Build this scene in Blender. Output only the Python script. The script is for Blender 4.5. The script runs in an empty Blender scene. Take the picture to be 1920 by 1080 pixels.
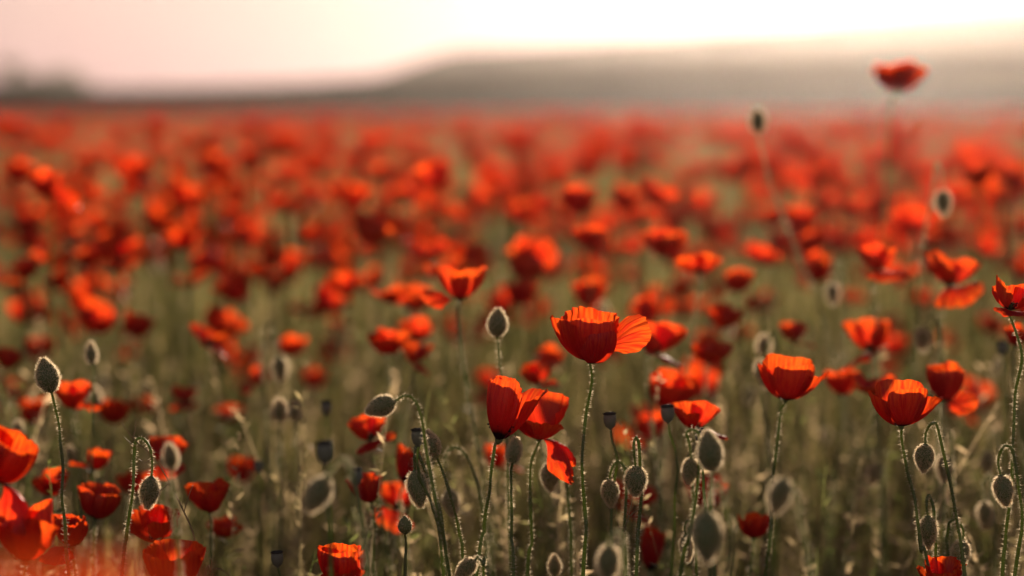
import bpy, math, random
import numpy as np
from mathutils import Vector, Matrix, Quaternion

R = math.radians
scene = bpy.context.scene
COL = scene.collection

# ------------------------------------------------------------------ camera
CAM_H = 0.64
LENS = 85.0
F = 1920 * LENS / 36.0            # focal length in photo pixels
HORIZON = 206                     # row of the level horizon in the photo
PITCH = math.atan((540 - HORIZON) / F)
FOCUS = 1.67
cam_d = bpy.data.cameras.new('camera')
cam_d.lens = LENS
cam_d.sensor_width = 36.0
cam_d.clip_start = 0.05
cam_d.clip_end = 6000
cam_d.dof.use_dof = True
cam_d.dof.focus_distance = FOCUS
cam_d.dof.aperture_fstop = 3.4
cam_d.dof.aperture_blades = 0
cam = bpy.data.objects.new('camera', cam_d)
cam.location = (0, 0, CAM_H)
cam.rotation_euler = (R(90) - PITCH, 0, 0)
COL.objects.link(cam)
scene.camera = cam

# ------------------------------------------------------------------ sky, sun, exposure
SUN_EL, SUN_AZ = R(6.5), R(9.0)     # azimuth to the right of +Y
world = bpy.data.worlds.new('World')
scene.world = world
world.use_nodes = True
wn, wl = world.node_tree.nodes, world.node_tree.links
wn.clear()
wo = wn.new('ShaderNodeOutputWorld')
bg = wn.new('ShaderNodeBackground')
sky = wn.new('ShaderNodeTexSky')
sky.sky_type = 'NISHITA'
sky.sun_disc = False
sky.sun_elevation = SUN_EL
sky.sun_rotation = SUN_AZ
sky.altitude = 300
sky.air_density = 2.2
sky.dust_density = 0.05
sky.ozone_density = 1.5
bg.inputs['Strength'].default_value = 0.046
hs = wn.new('ShaderNodeHueSaturation')          # thin high cloud greys the colour a little
hs.inputs['Saturation'].default_value = 0.48
wl.new(sky.outputs['Color'], hs.inputs['Color'])
tn_ = wn.new('ShaderNodeMix'); tn_.data_type = 'RGBA'; tn_.blend_type = 'MULTIPLY'
tn_.inputs[0].default_value = 1.0
tn_.inputs[7].default_value = (1.0, 0.885, 1.07, 1)
wl.new(hs.outputs['Color'], tn_.inputs[6])
wl.new(tn_.outputs[2], bg.inputs['Color'])
wl.new(bg.outputs['Background'], wo.inputs['Surface'])

sun_d = bpy.data.lights.new('sun', 'SUN')
sun_d.energy = 5.0
sun_d.angle = R(0.5)
sun_d.color = (1.0, 0.79, 0.60)
sun = bpy.data.objects.new('sun', sun_d)
sdir = Vector((math.sin(SUN_AZ) * math.cos(SUN_EL), math.cos(SUN_AZ) * math.cos(SUN_EL), math.sin(SUN_EL)))
sun.rotation_euler = (-sdir).to_track_quat('-Z', 'Y').to_euler()
sun.location = sdir * 50
COL.objects.link(sun)

vs = scene.view_settings
vs.view_transform = 'Standard'
vs.look = 'None'
vs.exposure = 1.05
vs.gamma = 1.0
vs.use_curve_mapping = False
cy = scene.cycles
cy.use_denoising = True
cy.max_bounces = 10
cy.diffuse_bounces = 4
cy.transmission_bounces = 8
cy.transparent_max_bounces = 8
cy.volume_bounces = 0
cy.sample_clamp_indirect = 4.0
cy.use_adaptive_sampling = False

# ------------------------------------------------------------------ helpers
def px(x, y, Z):
    """photo pixel -> point at depth Z metres along the view's ground direction"""
    dx, dy = (x - 960) / F, (540 - y) / F
    f = Vector((0, math.cos(PITCH), -math.sin(PITCH)))
    u = Vector((0, math.sin(PITCH), math.cos(PITCH)))
    d = Vector((dx, 0, 0)) + u * dy + f
    return Vector((0, 0, CAM_H)) + d * (Z / d.y)

def link(o, parent=None):
    COL.objects.link(o)
    if parent is not None:
        o.parent = parent
    return o

def mesh_np(name, V, faces, mat, UV=None, smooth=True, tint=None, midx=None):
    """V (n,3); faces (m,k) array with k = 3 or 4, or a list of such arrays"""
    fl = faces if isinstance(faces, list) else [faces]
    fl = [np.asarray(f, dtype=np.int32) for f in fl if len(f)]
    me = bpy.data.meshes.new(name)
    V = np.asarray(V, dtype=np.float32)
    me.vertices.add(len(V))
    me.vertices.foreach_set('co', V.ravel())
    loops = np.concatenate([f.ravel() for f in fl])
    counts = np.concatenate([np.full(len(f), f.shape[1], dtype=np.int32) for f in fl])
    starts = np.concatenate([[0], np.cumsum(counts)[:-1]]).astype(np.int32)
    me.loops.add(len(loops))
    me.loops.foreach_set('vertex_index', loops)
    me.polygons.add(len(counts))
    me.polygons.foreach_set('loop_start', starts)
    if UV is not None:
        uvl = me.uv_layers.new(name='UVMap')
        uvl.data.foreach_set('uv', np.asarray(UV, dtype=np.float32)[loops].ravel())
    if tint is not None:
        at = me.attributes.new('tint', 'FLOAT', 'POINT')
        at.data.foreach_set('value', np.asarray(tint, dtype=np.float32))
    for m in (mat if isinstance(mat, (list, tuple)) else [mat]):
        me.materials.append(m)
    if midx is not None:
        me.polygons.foreach_set('material_index', np.asarray(midx, dtype=np.int32))
    me.polygons.foreach_set('use_smooth', np.full(len(counts), smooth))
    me.update(calc_edges=True)
    return me

def obj(name, me, parent=None):
    return link(bpy.data.objects.new(name, me), parent)

def empty(name, loc, label, cat, group=None):
    e = bpy.data.objects.new(name, None)
    e.empty_display_size = 0.02
    e.location = loc
    e['label'] = label
    e['category'] = cat
    if group:
        e['group'] = group
    return link(e)

def grid_faces(nu, nv):
    i = np.arange(nv - 1)[:, None] * nu + np.arange(nu - 1)[None, :]
    i = i.ravel()
    return np.stack([i, i + 1, i + nu + 1, i + nu], 1)

def catmull(P, n):
    P = np.asarray(P, dtype=float)
    Q = np.vstack([2 * P[0] - P[1], P, 2 * P[-1] - P[-2]])
    out = []
    seg = len(P) - 1
    for k in range(seg):
        p0, p1, p2, p3 = Q[k:k + 4]
        m = max(2, int(round(n / seg)))
        for t in np.linspace(0, 1, m, endpoint=False):
            out.append(0.5 * ((2 * p1) + (-p0 + p2) * t + (2 * p0 - 5 * p1 + 4 * p2 - p3) * t * t
                              + (-p0 + 3 * p1 - 3 * p2 + p3) * t ** 3))
    out.append(P[-1])
    return np.array(out)

def frames(P):
    T = np.gradient(P, axis=0)
    T /= np.linalg.norm(T, axis=1)[:, None] + 1e-12
    ref = np.array([0.3, -1.0, 0.12])
    A = np.cross(T, ref); A /= np.linalg.norm(A, axis=1)[:, None] + 1e-12
    B = np.cross(T, A)
    return T, A, B

def tube_np(P, rad, k=7):
    n = len(P)
    T, A, B = frames(P)
    rad = np.broadcast_to(np.asarray(rad, dtype=float), (n,))
    th = np.linspace(0, 2 * math.pi, k, endpoint=False)
    V = P[:, None, :] + rad[:, None, None] * (np.cos(th)[None, :, None] * A[:, None, :] + np.sin(th)[None, :, None] * B[:, None, :])
    V = V.reshape(-1, 3)
    f = []
    for i in range(n - 1):
        for j in range(k):
            a, b = i * k + j, i * k + (j + 1) % k
            f.append((a, b, b + k, a + k))
    V = np.vstack([V, P[0], P[-1]])
    caps = [((j + 1) % k, j, n * k) for j in range(k)] + [((n - 1) * k + j, (n - 1) * k + (j + 1) % k, n * k + 1) for j in range(k)]
    return V, [np.array(f), np.array(caps)]

def hair_np(base, direc, length, width, rng):
    """each hair: two crossed slim triangles"""
    n = len(base)
    d = direc / (np.linalg.norm(direc, axis=1)[:, None] + 1e-12)
    r = rng.normal(size=(n, 3))
    a = np.cross(d, r); a /= np.linalg.norm(a, axis=1)[:, None] + 1e-12
    b = np.cross(d, a)
    tip = base + d * length[:, None]
    w = width * 0.5
    V = np.stack([base + a * w, base - a * w, base + b * w, base - b * w, tip], 1).reshape(-1, 3)
    o = np.arange(n)[:, None] * 5
    Fc = np.concatenate([o + np.array([[0, 1, 4]]), o + np.array([[2, 3, 4]])])
    return V, Fc

def stem_hairs(P, rad, per_cm, L, seed, top_skip=0.0):
    rng = np.random.default_rng(seed)
    seg = np.linalg.norm(np.diff(P, axis=0), axis=1)
    cum = np.concatenate([[0], np.cumsum(seg)])
    n = int(cum[-1] * 100 * per_cm)
    s = rng.uniform(0, cum[-1], n)
    T, A, B = frames(P)
    def interp(X):
        return np.stack([np.interp(s, cum, X[:, c]) for c in range(3)], 1)
    p, t, a, b = interp(P), interp(T), interp(A), interp(B)
    th = rng.uniform(0, 2 * math.pi, n)
    d = np.cos(th)[:, None] * a + np.sin(th)[:, None] * b
    d /= np.linalg.norm(d, axis=1)[:, None]
    rr = np.interp(s, cum, np.broadcast_to(np.asarray(rad, dtype=float), (len(P),)))
    dd = d + 0.25 * rng.normal(size=(n, 3))
    ln = L * rng.uniform(0.35, 1.25, n)
    return hair_np(p + d * (rr * 0.85)[:, None], dd, ln, 0.00025, rng)

# ------------------------------------------------------------------ materials
def new_mat(name):
    m = bpy.data.materials.new(name)
    m.use_nodes = True
    m.node_tree.nodes.clear()
    return m, m.node_tree.nodes, m.node_tree.links

def N(nodes, typ, **kw):
    n = nodes.new(typ)
    for k, v in kw.items():
        setattr(n, k, v)
    return n

def mixcol(nodes, links, fac, a, b):
    m = nodes.new('ShaderNodeMix'); m.data_type = 'RGBA'
    for sock, val in ((m.inputs[0], fac), (m.inputs[6], a), (m.inputs[7], b)):
        if hasattr(val, 'links'):
            links.new(val, sock)
        elif isinstance(val, (tuple, list)):
            sock.default_value = (*val, 1) if len(val) == 3 else val
        else:
            sock.default_value = val
    return m.outputs[2]

def math_n(nodes, links, op, a, b=None):
    m = nodes.new('ShaderNodeMath'); m.operation = op
    for sock, val in ((m.inputs[0], a), (m.inputs[1], b)):
        if val is None:
            continue
        if hasattr(val, 'links'):
            links.new(val, sock)
        else:
            sock.default_value = val
    return m.outputs[0]

def ramp(nodes, links, src, stops):
    r = nodes.new('ShaderNodeValToRGB')
    el = r.color_ramp.elements
    el[0].position, el[0].color = stops[0][0], (*stops[0][1], 1)
    el[1].position, el[1].color = stops[-1][0], (*stops[-1][1], 1)
    for p, c in stops[1:-1]:
        e = el.new(p); e.color = (*c, 1)
    links.new(src, r.inputs[0])
    return r.outputs[0]

def leaf_shader(nodes, links, col_r, col_t, tfac, gloss=0.04, rough=0.45, normal=None):
    out = nodes.new('ShaderNodeOutputMaterial')
    di = nodes.new('ShaderNodeBsdfDiffuse'); tr = nodes.new('ShaderNodeBsdfTranslucent'); gl = nodes.new('ShaderNodeBsdfGlossy')
    gl.inputs['Roughness'].default_value = rough
    mx = nodes.new('ShaderNodeMixShader'); mg = nodes.new('ShaderNodeMixShader')
    for sh, c in ((di, col_r), (tr, col_t)):
        if hasattr(c, 'links'):
            links.new(c, sh.inputs['Color'])
        else:
            sh.inputs['Color'].default_value = (*c, 1)
    mx.inputs[0].default_value = tfac
    mg.inputs[0].default_value = gloss
    links.new(di.outputs[0], mx.inputs[1]); links.new(tr.outputs[0], mx.inputs[2])
    links.new(mx.outputs[0], mg.inputs[1]); links.new(gl.outputs[0], mg.inputs[2])
    links.new(mg.outputs[0], out.inputs['Surface'])
    if normal is not None:
        for sh in (di, tr, gl):
            links.new(normal, sh.inputs['Normal'])

def make_petal_mat():
    m, n, l = new_mat('poppy_petal')
    uv = N(n, 'ShaderNodeUVMap', uv_map='UVMap')
    sep = N(n, 'ShaderNodeSeparateXYZ'); l.new(uv.outputs[0], sep.inputs[0])
    oi = N(n, 'ShaderNodeObjectInfo')
    mp = N(n, 'ShaderNodeMapping'); mp.inputs['Scale'].default_value = (26, 2.2, 1)
    l.new(uv.outputs[0], mp.inputs[0])
    off = N(n, 'ShaderNodeCombineXYZ')
    l.new(math_n(n, l, 'MULTIPLY', oi.outputs['Random'], 37.0), off.inputs[0])
    l.new(math_n(n, l, 'MULTIPLY', oi.outputs['Random'], 91.0), off.inputs[2])
    l.new(off.outputs[0], mp.inputs['Location'])
    vein = N(n, 'ShaderNodeTexNoise'); vein.inputs['Scale'].default_value = 1.0; vein.inputs['Detail'].default_value = 3.0
    l.new(mp.outputs[0], vein.inputs['Vector'])
    mp2 = N(n, 'ShaderNodeMapping'); mp2.inputs['Scale'].default_value = (4, 3, 1)
    l.new(uv.outputs[0], mp2.inputs[0]); l.new(off.outputs[0], mp2.inputs['Location'])
    cloud = N(n, 'ShaderNodeTexNoise'); cloud.inputs['Scale'].default_value = 1.0; cloud.inputs['Detail'].default_value = 2.0
    l.new(mp2.outputs[0], cloud.inputs['Vector'])
    # reflected colour
    c1 = mixcol(n, l, cloud.outputs[0], (0.30, 0.004, 0.016), (0.44, 0.007, 0.022))
    c1 = mixcol(n, l, math_n(n, l, 'MULTIPLY', oi.outputs['Random'], 0.55), c1, (0.45, 0.010, 0.010))
    # transmitted colour
    t1 = mixcol(n, l, ramp(n, l, vein.outputs[0], [(0.36, (0, 0, 0)), (0.56, (1, 1, 1))]), (0.66, 0.030, 0.004), (1.0, 0.150, 0.010))
    t1 = mixcol(n, l, math_n(n, l, 'MULTIPLY', oi.outputs['Random'], 0.5), t1, (0.95, 0.045, 0.012))
    # petals are thicker and redder low down, thin and orange at the rim
    t1 = mixcol(n, l, ramp(n, l, math_n(n, l, 'ADD', sep.outputs[1], math_n(n, l, 'MULTIPLY', cloud.outputs[0], 0.25)), [(0.62, (0.75, 0.75, 0.75)), (1.08, (0, 0, 0))]), t1, (0.80, 0.020, 0.008))
    # the dark blotch at a petal's foot
    edge = math_n(n, l, 'ADD', sep.outputs[1], math_n(n, l, 'MULTIPLY', vein.outputs[0], 0.10))
    bl = ramp(n, l, edge, [(0.19, (1, 1, 1)), (0.27, (0, 0, 0))])
    c1 = mixcol(n, l, bl, c1, (0.020, 0.004, 0.010))
    t1 = mixcol(n, l, bl, t1, (0.05, 0.002, 0.004))
    bp = N(n, 'ShaderNodeBump'); bp.inputs['Strength'].default_value = 0.8; bp.inputs['Distance'].default_value = 0.0012
    l.new(vein.outputs[0], bp.inputs['Height'])
    leaf_shader(n, l, c1, t1, 0.50, gloss=0.03, rough=0.42, normal=bp.outputs[0])
    return m

def make_green(name, a, b, ta, tb, tf, scale=300, gloss=0.03):
    m, n, l = new_mat(name)
    tc = N(n, 'ShaderNodeTexCoord')
    no = N(n, 'ShaderNodeTexNoise'); no.inputs['Scale'].default_value = scale; no.inputs['Detail'].default_value = 3
    l.new(tc.outputs['Object'], no.inputs['Vector'])
    oi = N(n, 'ShaderNodeObjectInfo')
    f = math_n(n, l, 'ADD', math_n(n, l, 'MULTIPLY', no.outputs[0], 0.7), math_n(n, l, 'MULTIPLY', oi.outputs['Random'], 0.3))
    leaf_shader(n, l, mixcol(n, l, f, a, b), mixcol(n, l, f, ta, tb), tf, gloss=gloss)
    return m

def make_tint(name, stops_r, stops_t, tf, gloss=0.03):
    m, n, l = new_mat(name)
    at = N(n, 'ShaderNodeAttribute', attribute_name='tint')
    leaf_shader(n, l, ramp(n, l, at.outputs['Fac'], stops_r), ramp(n, l, at.outputs['Fac'], stops_t), tf, gloss=gloss)
    return m

M_PETAL = make_petal_mat()
M_STEM = make_green('poppy_stem', (0.085, 0.14, 0.035), (0.14, 0.18, 0.06), (0.25, 0.36, 0.05), (0.36, 0.40, 0.08), 0.40, gloss=0.06)
M_BUD = make_green('poppy_bud', (0.14, 0.175, 0.08), (0.21, 0.235, 0.115), (0.10, 0.16, 0.04), (0.14, 0.18, 0.05), 0.12, scale=420)
M_HAIR = make_green('pale_hair', (0.55, 0.44, 0.28), (0.70, 0.56, 0.36), (1.0, 0.88, 0.66), (1.0, 0.88, 0.66), 0.72, gloss=0.16)
M_CAPS = make_green('seed_capsule', (0.16, 0.17, 0.14), (0.23, 0.23, 0.18), (0.1, 0.12, 0.06), (0.1, 0.12, 0.06), 0.08, scale=500)
M_CAPD = make_green('capsule_disc', (0.035, 0.030, 0.025), (0.07, 0.06, 0.05), (0.05, 0.04, 0.03), (0.05, 0.04, 0.03), 0.05, scale=500)
M_STAM = make_green('stamen', (0.012, 0.010, 0.016), (0.03, 0.02, 0.03), (0.02, 0.01, 0.02), (0.02, 0.01, 0.02), 0.1)
M_DRY = make_green('dry_stalk', (0.20, 0.15, 0.10), (0.32, 0.25, 0.17), (0.4, 0.3, 0.18), (0.5, 0.38, 0.22), 0.35)
M_GRASS = make_tint('grass_blade',
                    [(0.0, (0.052, 0.062, 0.024)), (0.55, (0.12, 0.108, 0.055)), (0.8, (0.21, 0.18, 0.10)), (1.0, (0.36, 0.28, 0.18))],
                    [(0.0, (0.13, 0.13, 0.035)), (0.55, (0.34, 0.285, 0.10)), (0.8, (0.50, 0.39, 0.19)), (1.0, (0.80, 0.60, 0.36))], 0.62)
M_SPRIG = make_tint('weed_leaf',
                    [(0.0, (0.055, 0.08, 0.03)), (0.5, (0.11, 0.125, 0.055)), (1.0, (0.34, 0.26, 0.17))],
                    [(0.0, (0.12, 0.17, 0.04)), (0.5, (0.26, 0.27, 0.09)), (1.0, (0.80, 0.60, 0.36))], 0.5)

# ------------------------------------------------------------------ the setting: ground, hills
def make_ground_mat():
    m, n, l = new_mat('field_soil')
    tc = N(n, 'ShaderNodeTexCoord')
    no = N(n, 'ShaderNodeTexNoise'); no.inputs['Scale'].default_value = 3.0; no.inputs['Detail'].default_value = 8
    l.new(tc.outputs['Object'], no.inputs['Vector'])
    no2 = N(n, 'ShaderNodeTexNoise'); no2.inputs['Scale'].default_value = 0.06; no2.inputs['Detail'].default_value = 4
    l.new(tc.outputs['Object'], no2.inputs['Vector'])
    c = ramp(n, l, no.outputs[0], [(0.3, (0.05, 0.055, 0.02)), (0.55, (0.075, 0.08, 0.03)), (0.75, (0.14, 0.11, 0.06))])
    c = mixcol(n, l, ramp(n, l, no2.outputs[0], [(0.45, (0, 0, 0)), (0.6, (0.5, 0.5, 0.5))]), c, (0.10, 0.075, 0.04))
    b = N(n, 'ShaderNodeBsdfPrincipled'); o = N(n, 'ShaderNodeOutputMaterial')
    b.inputs['Roughness'].default_value = 0.95
    b.inputs['Specular IOR Level'].default_value = 0.1
    bp = N(n, 'ShaderNodeBump'); bp.inputs['Strength'].default_value = 0.6; bp.inputs['Distance'].default_value = 0.04
    l.new(no.outputs[0], bp.inputs['Height']); l.new(bp.outputs[0], b.inputs['Normal'])
    l.new(c, b.inputs['Base Color']); l.new(b.outputs[0], o.inputs['Surface'])
    return m

def make_hill_mat(name, dark, light, scale):
    m, n, l = new_mat(name)
    tc = N(n, 'ShaderNodeTexCoord')
    no = N(n, 'ShaderNodeTexNoise'); no.inputs['Scale'].default_value = scale; no.inputs['Detail'].default_value = 7
    l.new(tc.outputs['Object'], no.inputs['Vector'])
    c = ramp(n, l, no.outputs[0], [(0.35, dark), (0.65, light)])
    b = N(n, 'ShaderNodeBsdfDiffuse'); o = N(n, 'ShaderNodeOutputMaterial')
    l.new(c, b.inputs['Color']); l.new(b.outputs[0], o.inputs['Surface'])
    return m

gx = np.linspace(-420, 420, 61); gy = np.linspace(-120, 420, 61)
XX, YY = np.meshgrid(gx, gy)
V = np.stack([XX.ravel(), YY.ravel(), np.zeros(XX.size)], 1)
g = obj('ground', mesh_np('ground', V, grid_faces(61, 61), make_ground_mat()))
g['kind'] = 'structure'

def hill(name, prof, Yc, back, front, mat, seed, rough):
    """a long mound: crest heights from the skyline read at its distance, real slopes before and behind it"""
    rng = np.random.default_rng(seed)
    nx, ny = 200, 34
    xs_p = np.linspace(prof[0][0], prof[-1][0], nx)
    ys_p = np.interp(xs_p, [p[0] for p in prof], [p[1] for p in prof])
    k = np.hanning(7); k /= k.sum()
    ys_p = np.convolve(np.pad(ys_p, 3, mode='edge'), k, 'valid')
    H = CAM_H + (HORIZON - ys_p) / F * Yc + 0.25
    X = (xs_p - 960) / F * Yc
    t = np.linspace(0, 1, ny)
    Yl = Yc - front + (front + back) * t
    prof_y = np.where(Yl <= Yc, np.sin(np.clip((Yl - (Yc - front)) / front, 0, 1) * math.pi / 2) ** 1.5,
                      np.cos(np.clip((Yl - Yc) / back, 0, 1) * math.pi / 2))
    Z = prof_y[:, None] * H[None, :]
    ph = rng.uniform(0, 6.28, 14); fr = rng.uniform(0.02, 0.25, 14)
    wob = sum(np.sin(X * f + p) for f, p in zip(fr, ph))[None, :] * np.cos(Yl * 0.13)[:, None]
    Z = Z + rough * wob * prof_y[:, None] ** 2 - 0.25
    XX = np.repeat(X[None, :], ny, 0); YY = np.repeat(Yl[:, None], nx, 1)
    V = np.stack([XX.ravel(), YY.ravel(), Z.ravel()], 1)
    o = obj(name, mesh_np(name, V, grid_faces(nx, ny), mat))
    o['kind'] = 'structure'
    return o

hill('far_hill', [(-600, 185), (300, 175), (700, 150), (790, 118), (850, 96), (950, 92), (1050, 86), (1150, 79), (1250, 72), (1320, 63), (1500, 50),
                  (1700, 33), (1920, 18), (2300, 5), (3000, -40)], 260, 120, 90,
     make_hill_mat('hill_scrub', (0.034, 0.030, 0.020), (0.11, 0.082, 0.055), 0.11), 3, 0.035)
hill('near_hill', [(-1200, 148), (-300, 150), (0, 158), (200, 166), (420, 161), (600, 153), (760, 140), (900, 128), (1100, 118), (1300, 112), (1600, 104), (1920, 92),
                   (2400, 80), (3200, 60)], 125, 45, 40,
     make_hill_mat('hill_meadow', (0.028, 0.028, 0.016), (0.085, 0.070, 0.042), 0.22), 5, 0.008)

# ------------------------------------------------------------------ poppies
def petal_np(phi, W, L, a0, a1, curl=0.0, ruf=0.003, crimp=0.0005, seed=0, r0=0.0022, skew=0.0, nu=29, nv=15, trim=0.30, lift=0.0, kcr=None, twist=0.0, pivot=0.0):
    rng = np.random.default_rng(seed)
    u = np.linspace(-1, 1, nu); t = np.linspace(0, 1, nv)
    a0, a1, curl, skew, phi, W, twist = map(R, (a0, a1, curl, skew, phi, W, twist))
    p1, p2, p3, p4 = rng.uniform(0, 6.28, 4)
    lu = L * (1 - trim * np.abs(u) ** 3.0 + 0.035 * np.sin(3.1 * u + p1) + 0.02 * np.sin(7.3 * u + p2) + rng.normal(0, 0.008, nu))
    A = a0 + (a1 + skew * u[None, :] - a0) * (t[:, None] ** 0.62) + curl * (np.clip(t - 0.7, 0, 1)[:, None] / 0.3) ** 2
    ds = lu[None, :] / (nv - 1)
    Am = 0.5 * (A[1:] + A[:-1])
    r = np.vstack([np.full((1, nu), r0), r0 + np.cumsum(np.cos(Am) * ds, 0)])
    z = np.vstack([np.zeros((1, nu)), np.cumsum(np.sin(Am) * ds, 0)]) + lift
    wv = 0.60 + 0.40 * np.minimum(1, t * 1.5)
    PH = W * u[None, :] * wv[:, None]
    n1 = ruf * t[:, None] ** 1.8 * (np.sin(2.6 * u + p3)[None, :] * 0.7 + 0.5 * np.sin(5.7 * u + p4 + 1.5 * t[:, None]) + 0.35 * np.sin(10.5 * u[None, :] + p1 - 2.5 * t[:, None]))
    kk = kcr if kcr else rng.uniform(17, 30)
    n1 = n1 + crimp * t[:, None] ** 3 * np.sin(kk * u[None, :] + p2 + 1.2 * np.sin(5 * u[None, :] + p3))
    n1 = n1 + crimp * 0.4 * rng.normal(size=(nv, nu)) * t[:, None] ** 2
    nr, nz = -np.sin(A), np.cos(A)
    r2, z2 = r + nr * n1, z + nz * n1
    px_, py_ = r2 * np.cos(PH), r2 * np.sin(PH)
    tw = twist * np.minimum(1, t * 1.4)[:, None] ** 1.3      # a loose petal turns about its own length
    zc = z2[:, nu // 2][:, None] if pivot == 0 else pivot
    dz = z2 - zc
    py2, z3 = py_ * np.cos(tw) - dz * np.sin(tw), zc + py_ * np.sin(tw) + dz * np.cos(tw)
    V = np.stack([px_ * math.cos(phi) - py2 * math.sin(phi), px_ * math.sin(phi) + py2 * math.cos(phi), z3], -1).reshape(-1, 3)
    UV = np.stack([np.repeat(u[None, :] * 0.5 + 0.5, nv, 0), np.repeat(t[:, None], nu, 1)], -1).reshape(-1, 2)
    return V, grid_faces(nu, nv), UV

KIND = {  # a0, a1, half width, length, spread of a1
    'cup': (-2, 94, 78, 0.052, 7), 'bowl': (0, 76, 78, 0.049, 9), 'wide': (2, 46, 76, 0.045, 10),
    'closed': (38, 104, 84, 0.050, 6), 'flat': (4, 14, 72, 0.042, 12)}

def petal_specs(kind, seed):
    rng = np.random.default_rng(seed + 77)
    if isinstance(kind, list):
        return [dict(d, seed=seed * 31 + i) for i, d in enumerate(kind)]
    flop = kind.startswith('flop')
    base = {'flop': 'bowl', 'flopcup': 'cup', 'flopwide': 'wide'}.get(kind, kind)
    a0, a1, W, L, sp = KIND[base]
    ph = rng.uniform(0, 180)
    out = []
    for i in range(4):
        outer = i < 2
        d = dict(phi=ph + (i % 2) * 180 + (0 if outer else 90) + rng.uniform(-12, 12), W=W * rng.uniform(0.86, 1.08) * (1.0 if outer else 0.92),
                 L=L * rng.uniform(0.9, 1.08), a0=a0 + (0 if outer else 8), a1=a1 + rng.uniform(-sp, sp) + (0 if outer else 5),
                 curl=rng.uniform(-45, 15), ruf=rng.uniform(0.0026, 0.0052), crimp=rng.uniform(0.0008, 0.0018), skew=rng.uniform(-16, 16),
                 r0=0.0028 if outer else 0.0018, lift=0 if outer else 0.0012, seed=seed * 31 + i)
        d['twist'] = rng.uniform(-9, 9)
        if flop and i == 1:
            d.update(a0=rng.uniform(5, 22), a1=rng.uniform(-30, 15), W=W * rng.uniform(0.72, 0.92), L=L * 1.0, curl=rng.uniform(-50, -10), ruf=0.0045, twist=rng.choice([-1, 1]) * rng.uniform(5, 28))
        out.append(d)
    return out

def lathe_np(prof, k=12, seam=0.0, bump=0.0, seed=0):
    rng = np.random.default_rng(seed)
    n = len(prof)
    th = np.linspace(0, 2 * math.pi, k, endpoint=False)
    V = []
    for r, z in prof:
        rr = r * (1 - seam * np.exp(-(np.sin(th) / 0.22) ** 2)) * (1 + bump * rng.normal(size=k))
        V += [(a * math.cos(b), a * math.sin(b), z) for a, b in zip(rr, th)]
    f = [(i * k + j, i * k + (j + 1) % k, (i + 1) * k + (j + 1) % k, (i + 1) * k + j) for i in range(n - 1) for j in range(k)]
    return np.array(V), np.array(f)

_ov, _of = lathe_np([(0.0001, -0.0035), (0.0016, -0.003), (0.0030, -0.0010), (0.0034, 0.002), (0.0042, 0.006), (0.0046, 0.0095), (0.0054, 0.0105), (0.0053, 0.0115), (0.0001, 0.0122)], 10)
ME_OVARY = mesh_np('ovary', _ov, _of, M_BUD)
def _stamens():
    rng = np.random.default_rng(4)
    n = 60
    th = rng.uniform(0, 6.283, n)
    b = np.stack([0.003 * np.cos(th), 0.003 * np.sin(th), np.full(n, 0.001)], 1)
    d = np.stack([np.cos(th) * 0.55, np.sin(th) * 0.55, np.ones(n)], 1) + 0.15 * rng.normal(size=(n, 3))
    d /= np.linalg.norm(d, axis=1)[:, None]
    L = rng.uniform(0.007, 0.013, n)
    V1, F1 = hair_np(b, d, L, 0.0006, rng)
    tip = b + d * L[:, None]
    off = np.array([(1, 0, 0), (-1, 0, 0), (0, 1, 0), (0, -1, 0), (0, 0, 1), (0, 0, -1)]) * 0.0009
    oct_f = np.array([(0, 2, 4), (2, 1, 4), (1, 3, 4), (3, 0, 4), (2, 0, 5), (1, 2, 5), (3, 1, 5), (0, 3, 5)])
    V2 = (tip[:, None, :] + off[None]).reshape(-1, 3)
    F2 = (np.arange(n)[:, None, None] * 6 + oct_f[None]).reshape(-1, 3) + len(V1)
    return mesh_np('stamens', np.vstack([V1, V2]), np.vstack([F1, F2]), M_STAM)
ME_STAM = _stamens()

def axis_matrix(lr, tc, roll):
    ax = Vector((math.tan(R(lr)), -math.tan(R(tc)), 1.0)) if max(abs(lr), abs(tc)) < 80 else Vector((math.sin(R(lr)), -math.sin(R(tc)), math.cos(R(max(abs(lr), abs(tc))))))
    ax.normalize()
    q = Vector((0, 0, 1)).rotation_difference(ax)
    return (q.to_matrix() @ Matrix.Rotation(R(roll), 3, 'Z')), ax

def ground_tail(p, q, rng):
    """carry a stem on from its lowest drawn point q (previous point p) down to the soil"""
    h = max(q[2], 0.02)
    sl = np.clip((q[:2] - p[:2]) / max(p[2] - q[2], 0.02), -0.35, 0.35)
    e = q[:2] + sl * h * 0.5 + rng.uniform(-0.02, 0.02, 2)
    m = q[:2] + sl * h * 0.35
    return [np.array([m[0], m[1], h * 0.5]), np.array([e[0], e[1], -0.012])]

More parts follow.
